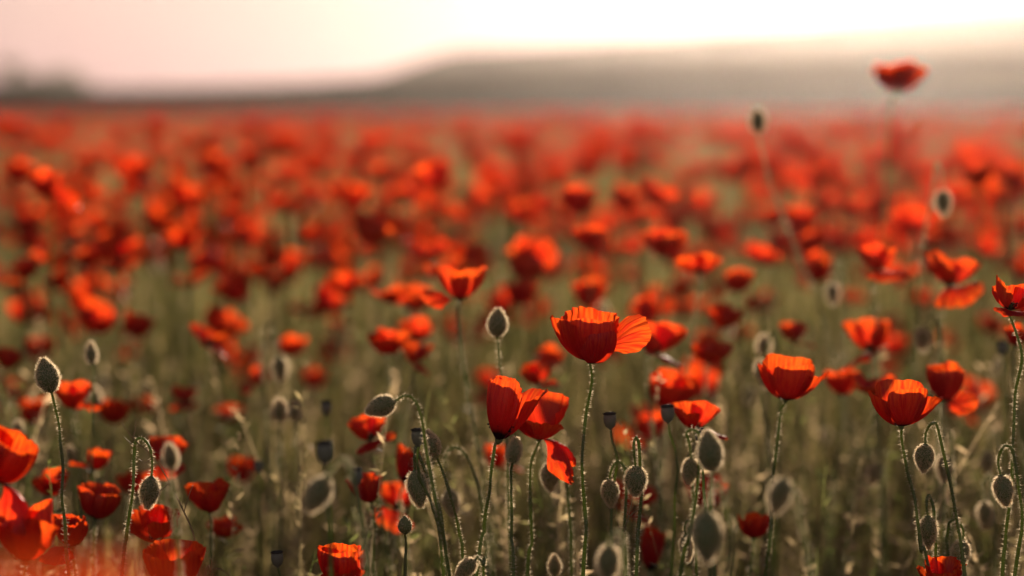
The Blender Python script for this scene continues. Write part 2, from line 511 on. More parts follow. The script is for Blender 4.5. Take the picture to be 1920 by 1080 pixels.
def add_stem(root, P, rad0, rad1, seed, hairs=7.0, hl=0.0026, name='stem'):
    base = np.array(root.location)
    n = len(P)
    kr = np.random.default_rng(seed + 3)
    s_ = np.linspace(0, 1, n)
    env = np.sin(np.pi * s_) * np.minimum(1, s_ * 3)
    wob = sum(np.outer(np.sin(f_ * s_ + kr.uniform(0, 6.28)), kr.normal(0, 1, 3)) * a_ for f_, a_ in ((9, 0.0008), (19, 0.0005), (37, 0.00025)))
    P = P + wob * env[:, None]
    rad = np.linspace(rad0, rad1, n) * (1 + 0.10 * np.sin(23 * s_ + kr.uniform(0, 6.28)) + kr.normal(0, 0.04, n))      # from the top down
    V, f = tube_np(P - base, rad)
    st = obj(name, mesh_np('stem', V, f, M_STEM), root)
    if hairs > 0:
        Pv = P[P[:, 2] > 0.12] if (P[:, 2] > 0.12).sum() > 4 else P
        hv, hf = stem_hairs(Pv - base, rad[:len(Pv)], hairs, hl, seed + 5)
        h = obj('stem_hair', mesh_np('stem_hair', hv, hf, M_HAIR, smooth=False), st)
        h['kind'] = 'stuff'
    return st

def poppy(cx, cyy, w, Z, kind, lr, tc, seed, label, pts=None, roll=0, hairs=None, group=None, fit='w'):
    """a poppy whose flower is centred on the photo point, w pixels wide, at depth Z"""
    rng = np.random.default_rng(seed)
    M, ax = axis_matrix(lr, tc, roll)
    Mn = np.array(M)
    pets = []
    for s in petal_specs(kind, seed):
        V, f, UV = petal_np(**s)
        pets.append((V @ Mn.T, f, UV))
    allv = np.vstack([p[0] for p in pets])
    ext = allv[:, 0].max() - allv[:, 0].min()
    sc = (w * Z / F) / ext
    allv = allv * sc
    cen = np.array([(allv[:, 0].max() + allv[:, 0].min()) / 2, (allv[:, 1].max() + allv[:, 1].min()) / 2, (allv[:, 2].max() + allv[:, 2].min()) / 2])
    head = np.array(px(cx, cyy, Z)) - cen
    axn = np.array(ax)
    top = head - axn * 0.0030 * sc
    P = [top, head - axn * 0.016 - np.array([0, 0, 0.004])]
    if pts:
        P = [top] + [np.array(px(x, y, Z)) + np.array([0, rng.uniform(-0.003, 0.003), 0]) for x, y in pts]
    else:
        q = P[-1]
        dx = rng.uniform(-0.02, 0.02, 2)
        P.append(np.array([q[0] + dx[0] - axn[0] * 0.012, q[1] + dx[1], q[2] * 0.72]))
    P += ground_tail(P[-2], P[-1], rng)
    C = catmull(P, 40)
    root = empty('poppy', (C[-1][0], C[-1][1], 0.0), label, 'poppy', group)
    base = np.array(root.location)
    add_stem(root, C, 0.00095, 0.0016, seed, hairs=(36.0 if Z < 2.3 else 9.0) if hairs is None else hairs)
    for V, f, UV in pets:
        obj('petal', mesh_np('petal', V * sc + head - base, f, M_PETAL, UV=UV), root)
    for nm, me in (('ovary', ME_OVARY), ('stamens', ME_STAM)):
        o = obj(nm, me, root)
        o.matrix_local = Matrix.Translation(Vector(head - base)) @ (M.to_4x4()) @ Matrix.Scale(min(sc, 1.1), 4)
    return root

P0 = dict
HERO = [P0(phi=88, W=84, L=0.060, a0=-4, a1=98, curl=-10, ruf=0.0022, crimp=0.0030, kcr=26, r0=0.002, nu=65),
        P0(phi=192, W=60, L=0.058, a0=-4, a1=82, curl=-6, ruf=0.0025, crimp=0.0010, skew=8, r0=0.0022),
        P0(phi=278, W=76, L=0.0545, a0=-4, a1=95, curl=8, ruf=0.0014, crimp=0.0003, r0=0.0024, trim=0.22),
        P0(phi=292, W=50, L=0.043, a0=-8, a1=95, curl=10, ruf=0.0010, crimp=0.0002, r0=0.0095, lift=-0.0014, trim=0.42),
        P0(phi=-14, W=33, L=0.060, a0=48, a1=14, curl=-15, ruf=0.0030, crimp=0.0009, twist=50, r0=0.002, lift=0.003)]
TWIN_A = [P0(phi=150, W=70, L=0.050, a0=40, a1=99, ruf=0.002, crimp=0.0006), P0(phi=262, W=62, L=0.052, a0=34, a1=100, ruf=0.002, crimp=0.0005, r0=0.003),
          P0(phi=20, W=66, L=0.055, a0=26, a1=78, curl=-38, ruf=0.0022, crimp=0.0007, skew=-14), P0(phi=85, W=70, L=0.052, a0=40, a1=96, ruf=0.002, crimp=0.0008)]
TWIN_B = [P0(phi=185, W=66, L=0.046, a0=0, a1=66, curl=-12, ruf=0.003, crimp=0.0008), P0(phi=70, W=80, L=0.054, a0=10, a1=86, ruf=0.0035, crimp=0.0011),
          P0(phi=275, W=62, L=0.040, a0=-4, a1=66, curl=-25, ruf=0.003, crimp=0.0007), P0(phi=-24, W=34, L=0.056, a0=22, a1=-72, curl=-20, ruf=0.0060, crimp=0.0022, twist=34, trim=0.5)]
CUPR = [P0(phi=90, W=84, L=0.060, a0=-2, a1=90, curl=-8, ruf=0.0022, crimp=0.0009), P0(phi=178, W=52, L=0.052, a0=-2, a1=80, curl=-10, ruf=0.0022, crimp=0.0005, r0=0.003),
        P0(phi=285, W=72, L=0.056, a0=-2, a1=92, curl=4, ruf=0.0016, crimp=0.0004), P0(phi=-8, W=52, L=0.053, a0=0, a1=68, curl=-30, ruf=0.0030, crimp=0.0007, skew=-15)]

ROUND = [P0(phi=95, W=86, L=0.058, a0=10, a1=97, curl=12, ruf=0.0025, crimp=0.0010, trim=0.14), P0(phi=185, W=80, L=0.056, a0=8, a1=95, curl=8, ruf=0.0025, crimp=0.0008, trim=0.14),
         P0(phi=280, W=82, L=0.056, a0=8, a1=96, curl=14, ruf=0.0022, crimp=0.0008, trim=0.14), P0(phi=-25, W=55, L=0.044, a0=-10, a1=10, curl=-20, ruf=0.0040, crimp=0.0010, twist=35)]
LOBED = [P0(phi=265, W=40, L=0.052, a0=6, a1=94, ruf=0.002, crimp=0.0010), P0(phi=150, W=62, L=0.054, a0=10, a1=80, curl=-20, ruf=0.0035, crimp=0.0014),
         P0(phi=30, W=70, L=0.054, a0=10, a1=82, curl=-15, ruf=0.0035, crimp=0.0014), P0(phi=200, W=36, L=0.050, a0=8, a1=2, curl=-45, ruf=0.0035, crimp=0.0012, twist=-22)]
POPPIES = [
 (1125, 629, 190, 1.67, HERO, 1, 2, 1, 'large open red cup poppy with crimped glowing rim and one petal folded outwards', [(1110, 715), (1099, 780), (1091, 870), (1097, 960), (1098, 1000), (1093, 1080)]),
 (970, 762, 116, 1.67, TWIN_A, 10, -4, 2, 'half closed orange red poppy pressed against the drooping poppy beside it', [(928, 835), (922, 900), (908, 985), (893, 1060)]),
 (1013, 820, 136, 1.74, TWIN_B, 4, 6, 3, 'crumpled dark red poppy with one petal hanging down behind its half closed twin', [(996, 870), (995, 930), (992, 1010), (990, 1080)]),
 (1487, 708, 138, 1.78, CUPR, 6, 2, 4, 'red bowl poppy with glowing right petal on a bristly straight stem', [(1464, 775), (1458, 830), (1446, 930), (1441, 1030), (1436, 1080)]),
 (1698, 757, 146, 1.67, CUPR, 0, 0, 5, 'broad red bowl poppy with dark base above a bristly hanging bud', [(1692, 830), (1702, 890), (1718, 960), (1728, 1030), (1740, 1060)]),
 (1785, 728, 98, 1.95, ROUND, 3, 4, 6, 'tall rounded red poppy standing right behind the broad bowl poppy', None),
 (1312, 790, 108, 1.80, 'flop', 5, 12, 7, 'red poppy hooded over an upright bud with one petal trailing to the side', [(1300, 838), (1290, 870), (1300, 940), (1275, 1080)]),
 (1262, 731, 102, 2.10, 'bowl', 4, 18, 8, 'orange rimmed poppy opening towards us above the hooded poppy', None),
 (1240, 646, 104, 2.05, 'flop', 12, 6, 9, 'deep red poppy with drooping orange petal half hidden behind the large cup poppy', None),
 (852, 537, 126, 2.00, LOBED, 2, 4, 10, 'bright orange red poppy with a petal hanging outwards, above the upright haloed bud', None),
 (1310, 492, 92, 2.25, 'wide', 4, -16, 11, 'flat dark crimson poppy with orange back rim beside a pale seed head', None),
 (1905, 555, 96, 1.67, 'flop', 14, 4, 12, 'red poppy with upturned lobe on the tall bristly stem beside a hooked bud', [(1915, 665), (1905, 740), (1895, 840), (1893, 930), (1885, 1020), (1880, 1080)]),
 (640, 1066, 92, 1.62, [dict(d, L=0.05) for d in ROUND[:3]] + [dict(TWIN_B[2])], 0, 0, 13, 'low closed scarlet poppy below the small round bud', None),
 (1766, 1078, 98, 1.66, 'bowl', -2, 10, 14, 'low ruffled red poppy under the pair of hooked buds', None),
 (50, 995, 140, 1.50, 'cup', 0, 0, 15, 'large soft scarlet cup poppy beside the tall upright bud stem', None),
 (22, 900, 100, 1.48, ROUND[:3] + [TWIN_B[3]], 24, 6, 16, 'dark crimson poppy tilted above the large soft scarlet cup poppy', None),
 (288, 982, 98, 1.78, 'bowl', 2, 22, 17, 'scarlet poppy with shadowed heart just under the hooked hanging bud', None),
 (330, 1066, 118, 1.58, 'cup', 2, 4, 18, 'low orange rimmed poppy below the scarlet poppy with shadowed heart', None),
 (188, 940, 84, 1.85, 'cup', 8, 2, 19, 'rounded red poppy with orange side petal next to the tall upright bud stem', None),
 (388, 930, 88, 1.85, 'cup', -3, 4, 20, 'dark red bowl poppy behind the dry branching stalk', None),
 (422, 990, 72, 2.00, 'bowl', 6, 20, 21, 'small orange red poppy tucked under the dark red bowl poppy', None),
 (312, 858, 84, 2.00, 'flop', 4, 10, 22, 'red poppy with dark lower lip behind a haloed bud', None),
 (150, 748, 104, 2.05, 'flop', 0, 12, 23, 'wide scarlet poppy behind the tall upright bud, a pale ringed bud in front', None),
 (215, 772, 66, 2.30, 'cup', 0, 10, 24, 'small red poppy adjoining the wide scarlet poppy', None),
 (168, 862, 82, 2.00, 'flopcup', 10, 6, 25, 'crimson poppy with a small bright orange lobe at its side', None),
 (60, 770, 56, 2.45, 'cup', 0, 4, 26, 'small round red poppy next to the tall upright bud', None),
 (95, 905, 74, 1.95, 'bowl', -6, 8, 27, 'shaded dark red poppy behind the tilted crimson one', None),
 (697, 812, 92, 1.95, 'flop', -6, 14, 28, 'ragged red poppy with loose lower petal behind the horizontal bud', None),
 (730, 640, 88, 2.20, 'bowl', -4, 10, 29, 'orange rimmed poppy at the top of a tight clump of poppies', None),
 (782, 672, 62, 2.25, 'flop', 12, 10, 30, 'small glowing poppy at the foot of the tight clump', None),
 (778, 618, 66, 2.45, 'bowl', 4, 24, 31, 'poppy facing us at the back of the tight clump', None),
 (394, 640, 82, 2.35, 'flopwide', 6, 10, 32, 'red poppy with pale upper petal and bright lower petal against dark grass', None),
 (182, 602, 72, 2.60, 'bowl', 8, 20, 33, 'single round orange red poppy standing alone over dark grass', None),
 (550, 648, 58, 2.60, 'bowl', 0, 20, 34, 'small crimson poppy next to a hooked bud in dark grass', None),
 (478, 712, 68, 2.50, 'flop', 2, 10, 35, 'soft red poppy between the crimson poppy and the dark grass', None),
 (1414, 986, 66, 1.90, 'cup', 4, 2, 36, 'low scarlet cup poppy beside the bristly straight stem', None),
 (1655, 492, 98, 2.20, 'flop', 4, 14, 37, 'orange rimmed poppy crossed by the tallest poppy stem', None),
 (1786, 522, 112, 2.15, 'flop', 16, 8, 38, 'wide poppy with two glowing side lobes near the tall pale bud', None),
 (1245, 455, 92, 2.50, 'bowl', 4, 8, 39, 'orange topped poppy just behind the flat crimson poppy', None),
 (1102, 442, 78, 2.55, 'bowl', 2, 2, 40, 'solitary orange topped poppy high above the large cup poppy', None),
 (1385, 526, 62, 2.50, 'cup', 0, 6, 41, 'dark bowled poppy with orange rim near the flat crimson poppy', None),
 (1430, 475, 84, 2.70, 'wide', 8, 20, 42, 'red poppy crossed by the slanting tall bud stem', None),
 (738, 552, 92, 2.40, 'wide', -2, 4, 43, 'flat dark red poppy with orange back petal beside the bright drooping one', None),
 (648, 533, 74, 2.75, 'bowl', 2, 22, 44, 'round orange red poppy standing alone before the dark band of stems', None),
 (978, 546, 64, 2.70, 'cup', -4, 2, 45, 'small crimson poppy above the upright haloed bud', None),
 (1106, 546, 72, 2.60, 'cup', 2, 4, 46, 'orange topped poppy right above the crimped rim of the large cup', None),
 (1012, 702, 76, 2.10, 'flop', -6, 14, 47, 'soft orange poppy behind the half closed one', None),
 (1032, 668, 60, 2.40, 'cup', 6, 4, 48, 'small dusky red poppy at the shoulder of the large cup poppy', None),
 (1336, 656, 82, 2.20, 'bowl', 6, 14, 49, 'two toned poppy, dark on one side and orange on the other', None),
 (1360, 592, 72, 2.35, 'bowl', 4, 26, 50, 'orange poppy facing us with dark red heart', None),
 (1495, 630, 70, 2.30, 'flop', 8, 10, 51, 'poppy with orange side lobe just above the red bowl poppy', None),
 (1628, 648, 98, 2.20, 'flop', -10, 8, 52, 'crimson and orange poppy with split petals above the broad bowl poppy', None),
 (1640, 722, 86, 2.05, 'wide', 2, 2, 53, 'ruffled dusky red poppy touching the broad bowl poppy', None),
 (1578, 716, 68, 2.20, 'cup', -4, 2, 54, 'shaded red poppy between the two bowl poppies', None),
 (1214, 582, 40, 2.45, 'closed', 0, 0, 55, 'narrow upright orange petal poppy behind the folded petal of the large cup', None),
 (1906, 628, 52, 2.00, 'cup', 4, 6, 56, 'small orange red poppy under the poppy with upturned lobe', None),
 (1325, 922, 84, 2.10, 'cup', 2, 2, 57, 'shadowed red poppy behind the upright bud', None),
 (1190, 942, 88, 2.15, 'flop', 10, 6, 58, 'dark poppy with orange side petal behind the bristly hooked bud', None),
 (1226, 1028, 52, 2.00, 'closed', 6, 4, 59, 'low narrow red poppy beside the bristly hooked bud stem', None),
 (945, 862, 76, 2.20, 'flopcup', 6, 8, 60, 'shadowed red poppy with loose petal behind the half closed poppy stem', None),
 (682, 916, 72, 1.85, 'cup', -10, 2, 61, 'small dark red poppy with pale torn rim above the low closed poppy', None),
 (742, 950, 92, 2.05, 'flop', 4, 22, 62, 'orange poppy with open heart behind the small round bud', None),
 (228, 472, 88, 2.90, 'flop', 6, 8, 63, 'bright red poppy raised above the dark grass next to a wide pair', None),
 (98, 482, 92, 2.80, 'wide', 4, 2, 64, 'deep red flat poppy, one of a wide overlapping pair', None),
 (38, 508, 74, 2.75, 'flop', -10, 10, 65, 'orange red poppy, the lower of a wide overlapping pair', None),
 (1222, 800, 60, 2.20, 'cup', 0, 4, 66, 'dark red poppy in the shade of the orange rimmed one', None),
 (1686, 142, 106, 2.65, 'bowl', 0, -2, 67, 'the tallest poppy, a shaded bowl standing clear against the hazy hill', [(1672, 190), (1662, 300), (1655, 420), (1640, 540), (1630, 640)]),
 (118, 1010, 92, 1.75, 'flopcup', -6, 8, 80, 'shaded red poppy between the large soft scarlet cup and the tall upright bud stem', None),
 (248, 905, 64, 2.15, 'bowl', 6, 14, 81, 'small scarlet poppy behind the hooked stem of the hanging bud', None),
 (455, 880, 60, 2.30, 'cup', 4, 8, 82, 'small dim red poppy in the grass beyond the dry branching stalk', None),
 (18, 830, 66, 1.95, 'bowl', 8, 12, 83, 'orange red poppy peeping over the tilted crimson one', None),
 (345, 745, 56, 2.40, 'flop', 4, 10, 84, 'faint red poppy in the gap above the haloed bud', None),
 (12, 672, 60, 2.40, 'bowl', 14, 14, 68, 'orange edged red poppy above the wide scarlet poppy', None),
 (75, 655, 62, 2.90, 'cup', 0, 2, 69, 'dim red poppy behind the tip of the tall upright bud', None),
 (330, 425, 90, 3.20, 'wide', 2, 2, 70, 'broad red poppy above the single round one in dark grass', None),
 (585, 440, 66, 3.30, 'bowl', 2, 20, 71, 'round coral poppy with red heart before the massed field', None),
 (500, 478, 78, 3.00, 'flop', 10, 8, 72, 'coral red poppy leaning towards the round orange red one', None),
 (272, 762, 50, 2.60, 'cup', 2, 6, 73, 'round red poppy a little apart from the wide scarlet poppy', None),
 (430, 775, 62, 2.60, 'bowl', 2, 6, 74, 'faded red poppy low among pale seed heads', None),
 (590, 710, 52, 2.90, 'cup', 0, 6, 75, 'small coral poppy low behind the pale seed heads', None),
 (765, 868, 46, 1.95, 'closed', 10, 4, 76, 'small withered crimson poppy beside the round topped capsule', None),
 (20, 1362, 720, 0.34, 'cup', 6, 4, 77, 'very close red poppy, a soft red blur at the field edge', None),
]
for i, (cx, cyy, w, Z, kind, lr, tc, seed, label, pts) in enumerate(POPPIES):
    poppy(cx, cyy, w, Z, kind, lr, tc, seed, label, pts, roll=0)

# ------------------------------------------------------------------ buds and capsules
def bud_mesh(L, wr, seed, nh, hk=1.0):
    """bud along +Z from z=0 (attachment) to z=L (tip)"""
    t = np.linspace(0, 1, 15)
    Rm = L * wr * 0.5
    r = Rm * np.sin(math.pi * np.clip(t, 0.0, 1) ** 0.86) ** 0.72 * (1 - 0.10 * t)
    r[0] = 0.0012; r[-1] = 0.0006
    prof = [(a, b * L) for a, b in zip(r, t)] + [(0.00005, L * 1.005)]
    V, f = lathe_np(prof, 18, seam=0.09, bump=0.012, seed=seed)
    rng = np.random.default_rng(seed + 9)
    tt = rng.uniform(0.05, 0.985, nh); th = rng.uniform(0, 6.283, nh)
    rr = np.interp(tt, t, r)
    dr = np.gradient(r, t * L)
    sl = np.interp(tt, t, dr)
    nrm = np.stack([np.cos(th), np.sin(th), -np.clip(sl, -2.5, 2.5)], 1)
    nrm /= np.linalg.norm(nrm, axis=1)[:, None]
    d = nrm + np.array([0, 0, 0.35]) + 0.22 * rng.normal(size=(nh, 3))
    b = np.stack([rr * np.cos(th), rr * np.sin(th), tt * L], 1) - nrm * 0.0002
    hv, hf = hair_np(b, d, hk * rng.uniform(0.0013, 0.0031, nh) * (0.9 + 0.2 * np.sin(th * 2 + seed)), 0.00036, rng)
    return mesh_np('bud_head', V, f, M_BUD), mesh_np('bud_hair', hv, hf, M_HAIR, smooth=False)

def orient(o, origin, axis, roll):
    q = Vector((0, 0, 1)).rotation_difference(Vector(axis).normalized())
    o.matrix_local = Matrix.Translation(Vector(origin)) @ q.to_matrix().to_4x4() @ Matrix.Rotation(roll, 4, 'Z')

def bud(att, tip, Z, wr, pts, label, seed, nh=1600, hairs=40.0, group=None, hl=0.0026):
    rng = np.random.default_rng(seed)
    a = np.array(px(*att, Z)); b = np.array(px(*tip, Z)) + np.array([0, rng.uniform(-0.004, 0.004), 0])
    L = float(np.linalg.norm(b - a))
    P = [a + (b - a) * 0.04] + [np.array(px(x, y, Z)) + np.array([0, rng.uniform(-0.003, 0.003), 0]) for x, y in pts]
    P += ground_tail(P[-2], P[-1], rng)
    C = catmull(P, 54)
    root = empty('poppy_bud', (C[-1][0], C[-1][1], 0.0), label, 'poppy bud', group)
    base = np.array(root.location)
    add_stem(root, C, 0.00085, 0.0014, seed, hairs=hairs, hl=hl)
    mb, mh = bud_mesh(L, wr, seed, nh, 1.0 if Z < 1.9 else 1.45)
    h = obj('bud_head', mb, root)
    orient(h, a - base, b - a, rng.uniform(0, 6.28))
    k = obj('bud_hair', mh, h); k['kind'] = 'stuff'
    return root

BUDS = [
 ((97, 736), (80, 672), 1.67, 0.66, [(104, 775), (113, 850), (122, 950), (133, 1080)], 'tall upright hairy bud on a straight stem before the wide scarlet poppy'),
 ((284, 893), (275, 956), 1.67, 0.56, [(285, 870), (281, 838), (268, 822), (254, 828), (250, 860), (250, 920), (237, 1000), (229, 1080)], 'hairy bud hanging from a hooked stem above the scarlet poppy with shadowed heart'),
 ((932, 632), (934, 578), 1.83, 0.68, [(935, 660), (940, 700), (946, 800), (950, 900)], 'upright bud with pale hair halo between the bright drooping poppy and the large cup'),
 ((742, 752), (686, 772), 1.58, 0.66, [(758, 742), (775, 748), (790, 785), (800, 850), (822, 960), (840, 1060)], 'smooth bud lying horizontally at the end of a bent stem'),
 ((778, 880), (790, 950), 1.64, 0.55, [(777, 855), (781, 836), (789, 850), (800, 890), (822, 950), (828, 1010), (832, 1080)], 'hairy bud hanging below the round topped capsule'),
 ((818, 856), (800, 808), 1.68, 0.60, [(830, 885), (850, 940), (862, 1010), (868, 1070)], 'upright bud leaning behind the round topped capsule'),
 ((1192, 873), (1192, 930), 1.65, 0.74, [(1189, 850), (1190, 826), (1196, 820), (1199, 840), (1199, 900), (1197, 980), (1193, 1080)], 'round bristly bud hanging in front of its own upright hooked stem'),
 ((1142, 898), (1146, 950), 1.72, 0.62, [(1147, 878), (1157, 866), (1170, 874), (1176, 905), (1170, 1000), (1172, 1080)], 'slim bud hanging from a small curled hook below the grey capsule'),
 ((1031, 866), (1032, 922), 1.80, 0.62, [(1030, 845), (1036, 830), (1046, 842), (1058, 880), (1068, 980), (1072, 1080)], 'ringed bud hanging below the loose petal of the crumpled poppy'),
 ((1336, 884), (1326, 806), 1.48, 0.60, [(1334, 910), (1332, 960), (1334, 1020), (1335, 1080)], 'large upright grey green bud in front of the hooded poppy'),
 ((1297, 858), (1292, 908), 1.56, 0.60, [(1292, 830), (1288, 812), (1300, 806), (1312, 830), (1306, 930), (1288, 1010), (1276, 1080)], 'thin ringed bud hanging beside the large upright grey green bud'),
 ((1472, 896), (1452, 966), 1.32, 0.56, [(1478, 905), (1500, 960), (1520, 1080)], 'pale soft ringed bud close to the bristly straight stem'),
 ((1327, 958), (1325, 1056), 1.34, 0.56, [(1330, 930), (1342, 905), (1356, 915), (1364, 960), (1366, 1080)], 'big soft ringed bud hanging low under the upright grey green bud'),
 ((614, 894), (578, 960), 1.36, 0.62, [(625, 875), (640, 862), (656, 872), (668, 920), (680, 1000), (688, 1080)], 'big soft smooth bud hanging obliquely above the low closed poppy'),
 ((1735, 832), (1732, 886), 1.64, 0.68, [(1737, 812), (1744, 796), (1756, 796), (1764, 820), (1780, 900), (1796, 985), (1806, 1060)], 'bristly bud hanging under the right edge of the broad bowl poppy'),
 ((1740, 966), (1742, 1030), 1.68, 0.50, [(1736, 948), (1742, 932), (1750, 944), (1753, 990), (1754, 1080)], 'slender hairy bud on a tight hook next to the broad bowl poppy stem'),
 ((1876, 890), (1886, 948), 1.63, 0.60, [(1872, 866), (1876, 842), (1888, 836), (1900, 852), (1910, 920), (1916, 985), (1902, 1080)], 'bud hanging from a dark smooth hook beside the tall bristly stem'),
 ((1805, 1012), (1796, 1068), 1.72, 0.60, [(1806, 995), (1796, 978), (1784, 976), (1778, 1000), (1776, 1080)], 'bud hanging from an arched hook over the low ruffled poppy'),
 ((892, 1050), (856, 1080), 1.60, 0.62, [(897, 1046), (906, 1060), (908, 1090)], 'haloed bud resting low beside the half closed poppy stem'),
 ((1143, 1022), (1138, 1090), 1.38, 0.58, [(1146, 1005), (1158, 996), (1168, 1012), (1172, 1090)], 'pale soft bud low between the large cup stem and the bristly hooked bud'),
 ((842, 916), (850, 968), 1.85, 0.56, [(836, 880), (838, 848), (856, 838), (872, 860), (890, 910), (905, 960), (915, 1060)], 'shaded bud on a wide arch behind the leaning bud'),
 ((1422, 248), (1421, 204), 2.45, 0.66, [(1427, 280), (1447, 350), (1478, 430), (1512, 510), (1540, 590)], 'very tall upright bud with pale halo on a long slanting stem'),
 ((1767, 356), (1768, 404), 2.30, 0.60, [(1766, 330), (1760, 308), (1752, 316), (1748, 370), (1732, 450), (1722, 600)], 'tall hanging bud with pale halo beside the tallest poppy'),
 ((1560, 530), (1561, 570), 2.40, 0.60, [(1562, 508), (1570, 492), (1578, 510), (1582, 600)], 'small ringed bud hanging among the poppies below the slanting tall stem'),
 ((1432, 665), (1432, 628), 2.20, 0.60, [(1433, 690), (1438, 780)], 'ringed bud standing over the rim of the red bowl poppy'),
 ((1730, 615), (1732, 658), 2.20, 0.60, [(1734, 596), (1748, 585), (1760, 600), (1766, 700)], 'ringed bud hanging beside the ruffled dusky poppy'),
 ((322, 880), (318, 832), 1.40, 0.56, [(323, 900), (330, 960), (338, 1080)], 'ringed bud standing in front of the red poppy with dark lower lip'),
 ((178, 768), (176, 724), 2.25, 0.56, [(180, 790), (186, 860)], 'pale ringed bud in front of the wide scarlet poppy'),
 ((524, 668), (526, 716), 2.25, 0.56, [(518, 640), (506, 612), (494, 608), (492, 640), (498, 760)], 'ringed bud hanging from a glinting hook next to the small crimson poppy'),
 ((524, 790), (526, 748), 2.05, 0.56, [(525, 815), (528, 900), (526, 1000)], 'ringed upright bud among the pale seed heads'),
 ((552, 788), (552, 752), 2.10, 0.52, [(553, 810), (556, 900)], 'smaller ringed upright bud among the pale seed heads'),
 ((1852, 845), (1852, 888), 2.20, 0.52, [(1856, 820), (1866, 810), (1874, 830), (1880, 940)], 'ringed bud in the grass near the dark smooth hook'),
 ((1846, 940), (1848, 990), 2.00, 0.52, [(1842, 912), (1850, 890), (1858, 905), (1864, 1010)], 'pale ringed bud low in the grass near the dark smooth hook'),
 ((1770, 850), (1772, 905), 1.95, 0.50, [(1768, 825), (1774, 812), (1782, 830), (1786, 960)], 'shaded bud behind the bristly hanging bud'),
 ((1636, 870), (1638, 910), 2.20, 0.50, [(1634, 850), (1642, 842), (1648, 860), (1650, 960)], 'small dim bud low behind the broad bowl poppy stem'),
 ((1286, 1002), (1290, 1054), 1.75, 0.50, [(1284, 985), (1294, 976), (1304, 990), (1308, 1080)], 'thin bud in the shade beside the big soft ringed bud'),
 ((1040, 1080), (1040, 1040), 1.80, 0.56, [(1040, 1100), (1042, 1140)], 'grey upright bud low between the crumpled poppy stem and the large cup stem'),
 ((30, 830), (36, 790), 2.10, 0.56, [(28, 850), (24, 920)], 'dim upright bud over the tilted crimson poppy'),
 ((960, 870), (968, 820), 1.62, 0.5, [(958, 900), (960, 1000), (962, 1080)], 'slim bud pressed behind the stem of the half closed poppy'),
]
for i, (att, tip, Z, wr, pts, label) in enumerate(BUDS):
    bud(att, tip, Z, wr, pts, label, 500 + i)

def capsule_meshes(h, seed):
    r = h * 0.36
    V, f = lathe_np([(0.0008, 0), (0.0013, h * 0.06), (r * 0.78, h * 0.20), (r * 1.02, h * 0.45), (r * 1.04, h * 0.68), (r * 0.90, h * 0.92), (r * 0.5, h * 0.93)], 14, bump=0.015, seed=seed)
    n = 20
    th = np.linspace(0, 2 * math.pi, n, endpoint=False)
    rim = r * 1.06 * (1 + 0.05 * np.cos(th * 10))
    ridge = 0.0004 * np.cos(th * 10)
    D = [(a * math.cos(b), a * math.sin(b), h * 0.90) for a, b in zip(rim * 0.9, th)] + [(a * math.cos(b), a * math.sin(b), h * 0.95 + c) for a, b, c in zip(rim, th, ridge)] \
        + [(a * 0.5 * math.cos(b), a * 0.5 * math.sin(b), h * 1.02 + c) for a, b, c in zip(rim, th, ridge)] + [(a * 0.02 * math.cos(b), a * 0.02 * math.sin(b), h * 1.04) for a, b in zip(rim, th)]
    df = [(i * n + j, i * n + (j + 1) % n, (i + 1) * n + (j + 1) % n, (i + 1) * n + j) for i in range(3) for j in range(n)]
    return mesh_np('capsule_body', V, f, M_CAPS), mesh_np('capsule_disc', np.array(D), np.array(df), M_CAPD)

def capsule(att, top, Z, pts, label, seed, hairs=5.0):
    rng = np.random.default_rng(seed)
    a = np.array(px(*att, Z)); b = np.array(px(*top, Z))
    P = [a + (b - a) * 0.03] + [np.array(px(x, y, Z)) for x, y in pts]
    P += ground_tail(P[-2], P[-1], rng)
    C = catmull(P, 36)
    root = empty('seed_capsule', (C[-1][0], C[-1][1], 0.0), label, 'seed capsule')
    base = np.array(root.location)
    add_stem(root, C, 0.0008, 0.0013, seed, hairs=hairs, hl=0.0015)
    m1, m2 = capsule_meshes(float(np.linalg.norm(b - a)), seed)
    h = obj('capsule_body', m1, root); orient(h, a - base, b - a, 0)
    d = obj('capsule_disc', m2, root); orient(d, a - base, b - a, 0)

for i, a in enumerate([
 ((785, 838), (783, 804), 1.60, [(782, 856), (784, 880), (792, 905), (815, 960), (832, 1080)], 'round topped dark capsule above a hanging hairy bud'),
 ((1145, 806), (1143, 774), 1.72, [(1148, 825), (1157, 862), (1152, 900), (1146, 980), (1150, 1080)], 'small grey capsule on a bare stem between the large cup and the bristly hooked bud'),
 ((1253, 794), (1251, 760), 1.76, [(1256, 815), (1268, 860), (1268, 930), (1260, 1080)], 'grey capsule on a bristly stem touching the hooded poppy'),
 ((1312, 830), (1313, 804), 1.68, [(1312, 850), (1318, 900), (1330, 1000), (1340, 1080)], 'dark capsule half hidden by the large upright grey green bud'),
 ((610, 872), (608, 828), 1.42, [(612, 900), (618, 960), (622, 1080)], 'soft grey capsule above the big soft smooth bud'),
 ((668, 912), (666, 878), 1.50, [(672, 935), (682, 1000), (690, 1080)], 'soft grey capsule before the small dark red poppy'),
 ((521, 1064), (519, 1034), 1.66, [(526, 1085), (530, 1120)], 'small withered capsule with shreds low beside the low closed poppy'),
 ((612, 780), (612, 752), 2.0, [(614, 800), (618, 900)], 'small dark capsule over the pale seed heads'),
 ((1880, 668), (1880, 640), 2.1, [(1882, 690), (1884, 760)], 'dark capsule beside the tall rounded poppy'),
 ((486, 888), (484, 866), 2.0, [(487, 910), (490, 980)], 'tiny dark capsule in the undergrowth near the dark red bowl poppy'),
]):
    capsule(*a, 900 + i)
bud((760, 1001), (759, 966), 1.67, 0.80, [(761, 1030), (760, 1085)], 'small round bare bud on a thin straight stem', 990, nh=120, hairs=0.5)

